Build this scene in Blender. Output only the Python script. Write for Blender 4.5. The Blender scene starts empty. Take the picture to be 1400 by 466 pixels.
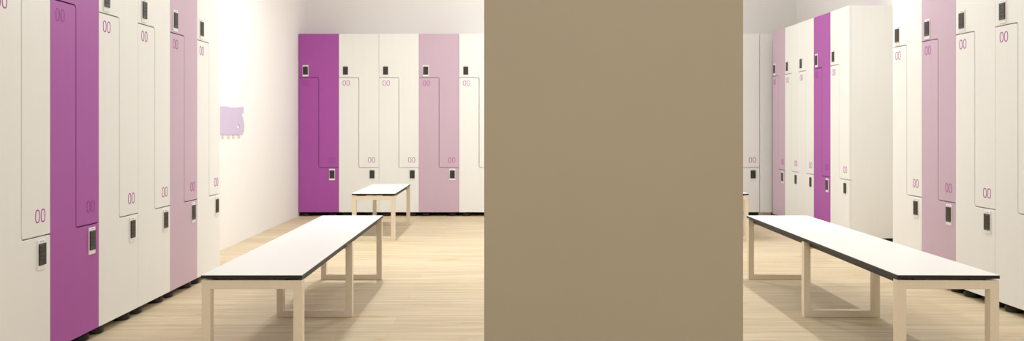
import bpy, bmesh, math, random
random.seed(3)
C = bpy.context.scene.collection
PI = math.pi

# ------------------------------------------------------------------ materials
def srgb(r, g, b):
    f = lambda c: (c/255/12.92) if c/255 <= .04045 else ((c/255+.055)/1.055)**2.4
    return (f(r), f(g), f(b), 1)

def mat(name, rgb, rough=.5, spec=.4, metal=0, var=.03, scale=(6, 6, 6), bump=0, bscale=200):
    m = bpy.data.materials.new(name); m.use_nodes = True
    nt = m.node_tree; N = nt.nodes; L = nt.links
    b = N['Principled BSDF']
    b.inputs['Roughness'].default_value = rough
    b.inputs['Specular IOR Level'].default_value = spec
    b.inputs['Metallic'].default_value = metal
    tc = N.new('ShaderNodeTexCoord'); mp = N.new('ShaderNodeMapping')
    mp.inputs['Scale'].default_value = scale
    L.new(tc.outputs['Object'], mp.inputs['Vector'])
    no = N.new('ShaderNodeTexNoise'); no.inputs['Scale'].default_value = 1; no.inputs['Detail'].default_value = 4
    L.new(mp.outputs[0], no.inputs['Vector'])
    mx = N.new('ShaderNodeMix'); mx.data_type = 'RGBA'
    c = srgb(*rgb)
    mx.inputs['A'].default_value = tuple(v*(1-var) for v in c[:3])+(1,)
    mx.inputs['B'].default_value = tuple(min(1, v*(1+var)) for v in c[:3])+(1,)
    L.new(no.outputs['Fac'], mx.inputs['Factor'])
    L.new(mx.outputs['Result'], b.inputs['Base Color'])
    if bump:
        n2 = N.new('ShaderNodeTexNoise'); n2.inputs['Scale'].default_value = bscale
        L.new(tc.outputs['Object'], n2.inputs['Vector'])
        bp = N.new('ShaderNodeBump'); bp.inputs['Strength'].default_value = bump; bp.inputs['Distance'].default_value = .001
        L.new(n2.outputs['Fac'], bp.inputs['Height']); L.new(bp.outputs[0], b.inputs['Normal'])
    return m

M = {}
M['cream'] = mat('cream_laminate', (237, 236, 231), .45, .35, var=.02, scale=(40, 40, 2), bump=.05)
M['purple'] = mat('purple_laminate', (168, 80, 164), .42, .35, var=.03, scale=(40, 40, 2), bump=.05)
M['pink'] = mat('pale_pink_laminate', (200, 174, 190), .45, .35, var=.02, scale=(40, 40, 2), bump=.05)
M['plate'] = mat('white_plastic', (240, 238, 234), .35, .5, var=.01)
M['keypad'] = mat('dark_keypad', (52, 48, 44), .45, .5, var=.1, scale=(90, 90, 90))
M['ink'] = mat('magenta_print', (172, 74, 160), .5, .3, var=.02)
M['inkp'] = mat('dark_purple_print', (148, 64, 140), .5, .3, var=.02)
M['black'] = mat('black_plastic', (28, 26, 25), .5, .4, var=.1)
M['top'] = mat('white_laminate', (243, 242, 238), .4, .4, var=.01, scale=(3, 3, 3))
M['edge'] = mat('black_core', (30, 28, 27), .5, .4, var=.1)
M['frame'] = mat('beige_metal', (230, 216, 193), .25, .5, .05, var=.03, scale=(60, 60, 60), bump=.1, bscale=400)
M['wall'] = mat('painted_plaster', (238, 234, 230), .8, .2, var=.012, scale=(2, 2, 2), bump=.1, bscale=90)
M['ceil'] = mat('white_ceiling', (238, 236, 232), .85, .2, var=.01)
M['taupe'] = mat('taupe_plaster', (168, 155, 133), .8, .15, var=.02, scale=(3, 3, 3), bump=.08, bscale=120)
M['lav'] = mat('lavender_board', (199, 184, 208), .6, .3, var=.02)
M['peg'] = mat('grey_beige_peg', (214, 204, 192), .5, .3, var=.02)

def floor_mat():
    m = bpy.data.materials.new('pale_oak_planks'); m.use_nodes = True
    nt = m.node_tree; N = nt.nodes; L = nt.links; b = N['Principled BSDF']
    tc = N.new('ShaderNodeTexCoord')
    br = N.new('ShaderNodeTexBrick'); br.inputs['Scale'].default_value = 1
    br.inputs['Brick Width'].default_value = 1.5; br.inputs['Row Height'].default_value = .17
    br.inputs['Mortar Size'].default_value = .0012; br.inputs['Mortar Smooth'].default_value = .3
    br.inputs['Bias'].default_value = 0; br.offset = .37; br.offset_frequency = 2
    br.inputs['Color1'].default_value = srgb(211, 192, 157); br.inputs['Color2'].default_value = srgb(221, 203, 171)
    br.inputs['Mortar'].default_value = srgb(198, 176, 142)
    L.new(tc.outputs['Object'], br.inputs['Vector'])
    def noise(sx, sy, detail, dist=0):
        mp = N.new('ShaderNodeMapping'); mp.inputs['Scale'].default_value = (sx, sy, 1)
        L.new(tc.outputs['Object'], mp.inputs['Vector'])
        n = N.new('ShaderNodeTexNoise'); n.inputs['Scale'].default_value = 1
        n.inputs['Detail'].default_value = detail; n.inputs['Distortion'].default_value = dist
        L.new(mp.outputs[0], n.inputs['Vector']); return n
    def ramp(n, stops):
        r = N.new('ShaderNodeValToRGB'); e = r.color_ramp.elements
        e[0].position, e[0].color = stops[0][0], (stops[0][1],)*3+(1,)
        e[1].position, e[1].color = stops[1][0], (stops[1][1],)*3+(1,)
        L.new(n.outputs['Fac'], r.inputs[0]); return r
    def mixc(kind, fac, a, bb):
        x = N.new('ShaderNodeMix'); x.data_type = 'RGBA'; x.blend_type = kind
        if isinstance(fac, (int, float)): x.inputs['Factor'].default_value = fac
        else: L.new(fac, x.inputs['Factor'])
        L.new(a, x.inputs['A'])
        if isinstance(bb, tuple): x.inputs['B'].default_value = bb
        else: L.new(bb, x.inputs['B'])
        return x.outputs['Result']
    g1 = ramp(noise(1.3, 26, 6, .6), ((.32, .68), (.62, 1)))
    c = mixc('MULTIPLY', .7, br.outputs['Color'], g1.outputs[0])
    g2 = ramp(noise(3.0, 90, 4), ((.3, .86), (.7, 1)))
    c = mixc('MULTIPLY', .8, c, g2.outputs[0])
    kn = ramp(noise(3.2, 17, 3, 1.2), ((.60, 0), (.74, 1)))
    c = mixc('MIX', kn.outputs[0], c, srgb(196, 164, 124))
    L.new(c, b.inputs['Base Color'])
    b.inputs['Roughness'].default_value = .55; b.inputs['Specular IOR Level'].default_value = .3
    bp = N.new('ShaderNodeBump'); bp.inputs['Strength'].default_value = .12; bp.inputs['Distance'].default_value = .002
    L.new(br.outputs['Fac'], bp.inputs['Height']); bp.invert = True
    L.new(bp.outputs[0], b.inputs['Normal'])
    return m
M['floor'] = floor_mat()

# ------------------------------------------------------------------ mesh helpers
def box(bm, x0, x1, y0, y1, z0, z1):
    v = [bm.verts.new((x, y, z)) for z in (z0, z1) for y in (y0, y1) for x in (x0, x1)]
    for f in ((0, 2, 3, 1), (4, 5, 7, 6), (0, 1, 5, 4), (1, 3, 7, 5), (3, 2, 6, 7), (2, 0, 4, 6)):
        bm.faces.new([v[i] for i in f])

def prism_xz(bm, pts, y0, y1):
    """polygon of (x,z), CCW seen from -y, extruded from y0 (front) to y1 (back)"""
    a = [bm.verts.new((x, y0, z)) for x, z in pts]
    b = [bm.verts.new((x, y1, z)) for x, z in pts]
    bm.faces.new(a); bm.faces.new(b[::-1])
    n = len(pts)
    for i in range(n):
        j = (i+1) % n
        bm.faces.new((a[j], a[i], b[i], b[j]))

def ring_xz(bm, cx, cz, rx, rz, s, y0, y1, n=24, p=2.6):
    """an upright oval ring (superellipse), stroke s"""
    def loop(a, b):
        o = []
        for i in range(n):
            t = 2*PI*i/n; c, d = math.cos(t), math.sin(t)
            o.append((cx+a*math.copysign(abs(c)**(2/p), c), cz+b*math.copysign(abs(d)**(2/p), d)))
        return o
    O = loop(rx, rz); I = loop(rx-s, rz-s)
    of = [bm.verts.new((x, y0, z)) for x, z in O]; inf = [bm.verts.new((x, y0, z)) for x, z in I]
    ob = [bm.verts.new((x, y1, z)) for x, z in O]; inb = [bm.verts.new((x, y1, z)) for x, z in I]
    for i in range(n):
        j = (i+1) % n
        bm.faces.new((of[i], of[j], inf[j], inf[i])); bm.faces.new((ob[j], ob[i], inb[i], inb[j]))
        bm.faces.new((of[j], of[i], ob[i], ob[j])); bm.faces.new((inf[i], inf[j], inb[j], inb[i]))

def lathe(bm, cx, cy, prof, n=20):
    R = [[bm.verts.new((cx+r*math.cos(2*PI*i/n), cy+r*math.sin(2*PI*i/n), z)) for i in range(n)] for r, z in prof]
    for a, b in zip(R, R[1:]):
        for i in range(n):
            j = (i+1) % n; bm.faces.new((a[i], a[j], b[j], b[i]))
    bm.faces.new(R[0][::-1]); bm.faces.new(R[-1])

def mesh(name, bm, m, bevel=0, segs=1):
    bmesh.ops.recalc_face_normals(bm, faces=bm.faces)
    if bevel:
        es = [e for e in bm.edges if len(e.link_faces) == 2 and e.calc_face_angle(0) > .6]
        bmesh.ops.bevel(bm, geom=es, offset=bevel, segments=segs, affect='EDGES', profile=.5)
    me = bpy.data.meshes.new(name); bm.to_mesh(me); bm.free()
    me.materials.append(m); return me

def obj(name, me, parent=None, loc=(0, 0, 0)):
    o = bpy.data.objects.new(name, me); C.objects.link(o); o.location = loc
    if parent: o.parent = parent
    return o

def thing(name, label, cat, loc, rz=0, group=None):
    o = bpy.data.objects.new(name, None); C.objects.link(o)
    o.empty_display_size = .1
    o.location = loc; o.rotation_euler = (0, 0, rz)
    o['label'] = label; o['category'] = cat
    if group: o['group'] = group
    return o

def struct(name, bm, m):
    o = obj(name, mesh(name, bm, m)); o['kind'] = 'structure'; return o

# ------------------------------------------------------------------ room
XL, XR, XRN = -2.286, 3.43, 3.16
YB, YF = 10.215, -1.6
ZC = 3.2
bm = bmesh.new(); box(bm, XL-.2, XR+.2, YF-.2, YB+.2, -.1, 0); struct('floor', bm, M['floor'])
bm = bmesh.new(); box(bm, XL-.2, XR+.2, YF-.2, YB+.2, ZC, ZC+.1); struct('ceiling', bm, M['ceil'])
bm = bmesh.new(); box(bm, XL-.15, XL, YF, YB, 0, ZC); struct('wall_left', bm, M['wall'])
bm = bmesh.new(); box(bm, XL-.15, XR+.15, YB, YB+.15, 0, ZC); struct('wall_back', bm, M['wall'])
bm = bmesh.new(); box(bm, XL-.15, XR+.15, YF-.15, YF, 0, ZC); struct('wall_front', bm, M['wall'])
# the right wall steps forward behind the nearer row of lockers
pts = [(XRN, YF), (XR+.15, YF), (XR+.15, YB), (XR, YB), (XR, 6.08), (XRN, 6.08)]
bm = bmesh.new()
a = [bm.verts.new((x, y, 0)) for x, y in pts]; b = [bm.verts.new((x, y, ZC)) for x, y in pts]
bm.faces.new(a[::-1]); bm.faces.new(b)
for i in range(6):
    j = (i+1) % 6; bm.faces.new((a[i], a[j], b[j], b[i]))
struct('wall_right', bm, M['wall'])

# taupe partition end in the foreground
YP = 2.6
bm = bmesh.new(); box(bm, (662-688)/1195*YP, (1016.3-688)/1195*YP, YP, YP+.22, 0, ZC)
me = mesh('wall_center', bm, M['taupe'], .003, 2)
o = obj('wall_center', me); o['kind'] = 'structure'

# ------------------------------------------------------------------ lockers
G = .045                    # clear height under the bodies (feet)
TOP = 2.035
Z1, Z2 = 1.547, .543        # the two steps of the Z-shaped door joint
E = .0028; R = .016; TH = .02
cache = {}
def cached(key, fn):
    if key not in cache: cache[key] = fn()
    return cache[key]

def arc(cx, cz, r, a0, a1, n=6):
    return [(cx+r*math.cos(math.radians(a0+(a1-a0)*i/n)), cz+r*math.sin(math.radians(a0+(a1-a0)*i/n))) for i in range(n+1)]

def upper_door(w, m):
    a = w/2-.0012; bm = bmesh.new()
    pts = [(a, TOP), (-a, TOP), (-a, Z1+E)]
    pts += arc(-R, Z1-R, R+E, 90, 0)
    pts += arc(R, Z2+R, R-E, 180, 270)
    pts += [(a, Z2+E)]
    prism_xz(bm, pts, -TH, 0)
    return mesh('upper_door', bm, m, .0012)

def lower_door(w, m):
    a = w/2-.0012; bm = bmesh.new()
    pts = [(-a, G), (a, G), (a, Z2-E)]
    pts += arc(R, Z2+R, R+E, 270, 180)
    pts += arc(-R, Z1-R, R-E, 0, 90)
    pts += [(-a, Z1-E)]
    prism_xz(bm, pts, -TH, 0)
    return mesh('lower_door', bm, m, .0012)

def body_mesh(w, depth, m):
    bm = bmesh.new(); a = w/2-.0012
    box(bm, -a, a, .001, depth-TH, G, TOP)
    return mesh('body', bm, m, .001)

def number_mesh(m):
    bm = bmesh.new()
    for s in (-1, 1):
        ring_xz(bm, s*.0215, 0, .0175, .0285, .0052, -.0008, 0)
    return mesh('number', bm, m)

def lock_mesh():
    bm = bmesh.new(); box(bm, -.0325, .0325, -.004, 0, -.063, .063)
    me = mesh('lock', bm, M['plate'], .0015, 2); return me

def keypad_mesh():
    bm = bmesh.new(); box(bm, -.0275, .0275, -.0045, 0, -.043, .047)
    for i in range(3):
        for j in range(4):
            x = (i-1)*.016; z = .033-j*.018
            box(bm, x-.006, x+.006, -.0058, -.0044, z-.006, z+.006)
    return mesh('keypad', bm, M['keypad'], .0008)

def knob_mesh():
    bm = bmesh.new()
    n = 16
    lathe(bm, 0, 0, [(.0095, 0), (.0095, .008), (.007, .010)], n)
    bmesh.ops.rotate(bm, verts=bm.verts, cent=(0, 0, 0), matrix=__import__('mathutils').Matrix.Rotation(PI/2, 3, 'X'))
    return mesh('knob', bm, M['keypad'])

def screw_mesh():
    bm = bmesh.new()
    for s in (-1, 0, 1): box(bm, s*.012-.002, s*.012+.002, -.0006, 0, -.0018, .0018)
    return mesh('indicator', bm, M['keypad'])

def foot_mesh():
    bm = bmesh.new()
    lathe(bm, 0, 0, [(.044, 0), (.050, .006), (.050, .026), (.042, .034), (.030, .036), (.030, G)], 24)
    return mesh('foot', bm, M['black'])

def build_locker(w, depth, colour, label, loc, rz, group):
    t = thing('locker', label, 'locker', loc, rz, group)
    cm = M[colour]
    obj('body', cached(('b', w, depth, colour), lambda: body_mesh(w, depth, cm)), t)
    ink = 'inkp' if colour == 'purple' else 'ink'
    for kind, fn, sx, zl, zn in (('upper_door', upper_door, -1, 1.622, .628), ('lower_door', lower_door, 1, .466, 1.485)):
        d = obj(kind, cached((kind, w, colour), lambda: fn(w, cm)), t)
        xl = sx*(w/2-.075)
        lk = obj('lock', cached('lock', lock_mesh), t, (xl, -TH, zl))
        lk['label'] = 'white lock plate with dark keypad'
        # pads sit on the plate
        kp = obj('keypad', cached('keypad', keypad_mesh), lk, (0, -.004, 0)); kp['label'] = 'dark grey keypad'
        obj('indicator', cached('indicator', screw_mesh), lk, (0, -.004, .0555))
        # each door's number stands across the joint from the other door's lock
        nx = (w/2-.082)*(1 if kind == 'upper_door' else -1)
        nu = obj('number', cached(('n', ink), lambda: number_mesh(M[ink])), d, (nx, -TH, zn))
        nu['label'] = 'two zeros printed in purple' if ink == 'ink' else 'two zeros in darker purple'
    for x in (-w/2+.075, w/2-.075):
        for y in (.045, depth-.09):
            obj('foot', cached('foot', foot_mesh), t, (x, y, 0))
    return t

# left row: fronts face +X
XLF, WL, Y0L = -1.929, .4465, 3.277
rows = [('cream', 'cream locker in the left row cut off by the left edge of the photo'),
        ('purple', 'deep purple locker in the left row, largest purple locker in view'),
        ('cream', 'cream locker next to the deep purple one, on its far side in the left row'),
        ('cream', 'cream locker directly before the pale pink one in the left row'),
        ('pink', 'pale pink locker, the only one in the left row'),
        ('cream', 'cream locker at the far end of the left row beside the bright wall')]
for i, (c, lab) in enumerate(rows):
    build_locker(WL, -XL+XLF-.004, c, lab, (XLF-TH, Y0L+(i+.5)*WL, 0), PI/2, 'lockers in the left row')

# back row: fronts face -Y
YBF, WB, X0B = 9.75, .4471, -2.281
back = [('purple', 'deep purple locker at the left corner of the back row', 0),
        ('cream', 'cream locker right beside the deep purple one in the back row', 1),
        ('cream', 'cream locker just left of the pale pink one in the back row', 2),
        ('pink', 'pale pink locker in the back row between cream lockers', 3),
        ('cream', 'cream locker in the back row cut off by the left edge of the taupe partition', 4)]
hid = 'cream locker in the back row hidden behind the taupe partition'
for k in (5, 6, 7.5, 8.5, 9.5): back.append(('cream', hid, k))
back.append(('cream', 'cream locker in the back row showing along the right edge of the taupe partition', 10.5))
for c, lab, k in back:
    build_locker(WB, .46, c, lab, (X0B+(k+.5)*WB, YBF+TH, 0), 0,
                 'back row lockers behind the partition' if lab == hid else 'lockers in the back row')
bm = bmesh.new(); x = X0B+7*WB
box(bm, x+.001, x+WB/2-.001, YBF, YB-.001, 0, TOP); struct('trim_1', bm, M['cream'])
bm = bmesh.new(); x = X0B+11.5*WB
box(bm, x+.003, 3.0, YBF, YBF+.05, G, TOP); box(bm, x+.003, 3.0, YBF+.05, YB-.001, 0, TOP)
struct('trim_2', bm, M['cream'])

# right far row: fronts face -X
XRF, WR, Y1R = 2.955, .424, 9.59
far = [('pink', 'pale pink locker in the far right corner, last of the far right row'),
       ('cream', 'cream locker next to the pale pink one in the far right row'),
       ('cream', 'cream locker just behind the deep purple one in the far right row'),
       ('purple', 'deep purple locker in the far right row'),
       ('cream', 'cream locker with its bare side showing, at the near end of the far right row')]
for i, (c, lab) in enumerate(far):
    build_locker(WR, XR-XRF-.004, c, lab, (XRF+TH, Y1R-(i+.5)*WR, 0), -PI/2, 'lockers in the far right row')

# right near row
XRF2, WR2, Y1R2 = 2.705, .4218, 6.07
near = [('cream', 'cream locker at the far end of the near right row, beside its pale pink locker'),
        ('pink', 'pale pink locker in the near right row behind the long right bench'),
        ('cream', 'cream locker on the near side of the pale pink one in the near right row'),
        ('cream', 'cream locker in the near right row cut off by the right edge of the photo')]
for i, (c, lab) in enumerate(near):
    build_locker(WR2, XRN-XRF2-.004, c, lab, (XRF2+TH, Y1R2-(i+.5)*WR2, 0), -PI/2, 'lockers in the near right row')

# ------------------------------------------------------------------ benches
HB = .415; TT = .014; TW = .035; TD = .042; SP = .007
def frame_mesh(w):
    """a closed rectangular loop of square tube, in the xz plane"""
    bm = bmesh.new(); zt = HB-TT-SP; a = w/2
    O = [(-a, 0), (a, 0), (a, zt), (-a, zt)]; I = [(-a+TW, TW), (a-TW, TW), (a-TW, zt-TW), (-a+TW, zt-TW)]
    of = [bm.verts.new((x, -TD/2, z)) for x, z in O]; inf = [bm.verts.new((x, -TD/2, z)) for x, z in I]
    ob = [bm.verts.new((x, TD/2, z)) for x, z in O]; inb = [bm.verts.new((x, TD/2, z)) for x, z in I]
    for i in range(4):
        j = (i+1) % 4
        bm.faces.new((of[i], of[j], inf[j], inf[i])); bm.faces.new((ob[j], ob[i], inb[i], inb[j]))
        bm.faces.new((of[j], of[i], ob[i], ob[j])); bm.faces.new((inf[i], inf[j], inb[j], inb[i]))
    return mesh('frame', bm, M['frame'], .0015, 2)

def build_bench(label, loc, rz, w, L, frames, group):
    t = thing('bench', label, 'bench', loc, rz, group)
    bm = bmesh.new(); box(bm, -w/2, w/2, 0, L, HB-TT, HB-.0012)
    core = obj('core_edge', mesh('core_edge', bm, M['edge'], .0008), t); core['label'] = 'black edge of the bench top'
    bm = bmesh.new(); box(bm, -w/2+.0008, w/2-.0008, .0008, L-.0008, HB-.0013, HB)
    s = obj('seat', mesh('seat', bm, M['top']), t); s['label'] = 'white seat surface'
    fm = cached(('fr', w), lambda: frame_mesh(w-.002))
    for y in frames:
        f = obj('frame', fm, t, (0, y, 0)); f['label'] = 'beige rectangular leg frame'
        for x in (-w/2+.09, w/2-.09):
            bm = bmesh.new(); box(bm, x-.022, x+.022, y-TD/2+.002, y+TD/2-.002, HB-TT-SP, HB-TT)
            obj('spacer', mesh('spacer', bm, M['edge']), t)
    for x in (-w/2+.05, w/2-.05):
        prev = None
        for y in frames:
            if prev is not None:
                bm = bmesh.new(); box(bm, x-.02, x+.02, prev+TD/2+.003, y-TD/2-.003, HB-TT-.03, HB-TT)
                obj('rail', mesh('rail', bm, M['edge']), t)
            prev = y
    return t

YBN, LBN = 3.444, 2.31
build_bench('long white topped bench in the left foreground in front of the left locker row',
            (-.9915, YBN, 0), 0, .399, LBN, (.024, 1.165, LBN-.03), 'long benches')
build_bench('long white topped bench in the right foreground in front of the right lockers',
            (1.7555, YBN, 0), -math.radians(1.15), .399, LBN, (.024, 1.165, LBN-.03), 'long benches')
build_bench('short white topped bench standing near the back lockers left of the partition',
            (-1.1345, 7.64, 0), 0, .378, 1.265, (.024, 1.265-.03), 'short benches')
build_bench('short bench showing only its corner at the right edge of the taupe partition',
            (1.957, 7.64, 0), 0, .378, 1.265, (.024, 1.265-.03), 'short benches')

# ------------------------------------------------------------------ lavender hook board on the left wall
def wy(px): return 1195*(-XL)/(688-px)
t = thing('hook_board', 'lavender board with small pegs on the bright left wall', 'hook board', (XL, 7.2, 1.05), PI/2)
def P(px, py):
    y = wy(px); return (y-7.2, 1+(173-py)*y/1195-1.05)
out = [P(290, 146), P(302, 145.4), P(308, 145.2), P(314, 146.6), P(323, 146.8), P(332, 145.6), P(332.5, 150), P(332.2, 154.5), P(330.3, 156),
       P(330, 158), P(331.2, 161), P(332.6, 166), P(333.3, 172), P(332.8, 179), P(331.5, 183), P(329, 184), P(318, 184), P(302, 184), P(290, 184)]
hole = [P(324.6, 169), P(325.6, 169), P(326, 171.5), P(327, 174), P(326.4, 175.2), P(323.4, 174.8), P(323.2, 172.6), P(324.4, 171)]
bm = bmesh.new()
from mathutils import Vector
from mathutils.geometry import tessellate_polygon
allp = out+hole
tris = tessellate_polygon([[Vector((x, z, 0)) for x, z in out], [Vector((x, z, 0)) for x, z in hole]])
TB = .006
vf = [bm.verts.new((x, -TB, z)) for x, z in allp]; vb = [bm.verts.new((x, 0, z)) for x, z in allp]
for a, b, c in tris:
    bm.faces.new((vf[a], vf[b], vf[c])); bm.faces.new((vb[c], vb[b], vb[a]))
n = len(out)
for s, e in ((0, n), (n, len(allp))):
    for i in range(s, e):
        j = i+1 if i+1 < e else s
        bm.faces.new((vf[i], vf[j], vb[j], vb[i]))
obj('board', mesh('board', bm, M['lav']), t)
for px in (304.5, 312, 319, 326.2):
    x, z = P(px, 184)
    bm = bmesh.new()
    box(bm, x-.028, x+.028, -.005, -.0005, z-.034, z-.0005)
    obj('peg', mesh('peg', bm, M['peg'], .001, 1), t)

# ------------------------------------------------------------------ lamps and added fill lights
def lamp(name, loc, power, size=.16, col=(1, .9, .76), spot=None, sy=None):
    l = bpy.data.lights.new(name, 'AREA'); l.energy = power; l.color = col
    if sy: l.shape = 'RECTANGLE'; l.size = size; l.size_y = sy
    else: l.shape = 'DISK'; l.size = size
    o = bpy.data.objects.new(name, l); C.objects.link(o); o.location = loc
    return o
ZL = ZC-.02
WARM = (.955, .985, 1.01)
lamp('ceiling_lamp', (-1.0, 6.9, ZL), 39, .12, WARM)
lamp('ceiling_lamp', (2.15, 6.3, ZL), 25, .12, WARM)
lamp('near_fill_strip', (-1.2, 4.0, ZL), 17, .15, WARM, sy=2.4)  # added fill strip for the near left side, narrow to keep shadow edges crisp
lamp('near_fill_strip', (2.1, 3.5, ZL), 20, .15, WARM, sy=2.4)  # same kind of added fill for the near right side
lamp('front_fill_light', (.4, .1, ZL), 75, 1.6, WARM, sy=1.2)  # unseen fill added to brighten the partition face and bench fronts
for o in C.objects:
    if o.name.startswith('ceiling_lamp'): o.data.spread = math.radians(140)
# added point fill over the far end, no fixture known, lifts the upper back wall
l = bpy.data.lights.new('back_fill_light', 'POINT'); l.energy = 92; l.color = WARM; l.shadow_soft_size = .2
o = bpy.data.objects.new('back_fill_light', l); C.objects.link(o); o.location = (.55, 7.9, 2.75)

w = bpy.data.worlds.new('World'); bpy.context.scene.world = w; w.use_nodes = True
w.node_tree.nodes['Background'].inputs[0].default_value = (1, .93, .85, 1)
w.node_tree.nodes['Background'].inputs[1].default_value = .3

# ------------------------------------------------------------------ camera
cam = bpy.data.cameras.new('Camera'); co = bpy.data.objects.new('Camera', cam); C.objects.link(co)
co.location = (0, 0, 1); co.rotation_euler = (PI/2, 0, 0)
cam.sensor_fit = 'HORIZONTAL'; cam.sensor_width = 36; cam.lens = 36*1195/1400
cam.shift_x = 12/1400; cam.shift_y = -60/1400
cam.clip_start = .05
S = bpy.context.scene; S.camera = co
S.view_settings.view_transform = 'Standard'; S.view_settings.look = 'None'
S.view_settings.gamma = 1; S.view_settings.use_curve_mapping = False
S.view_settings.exposure = 0
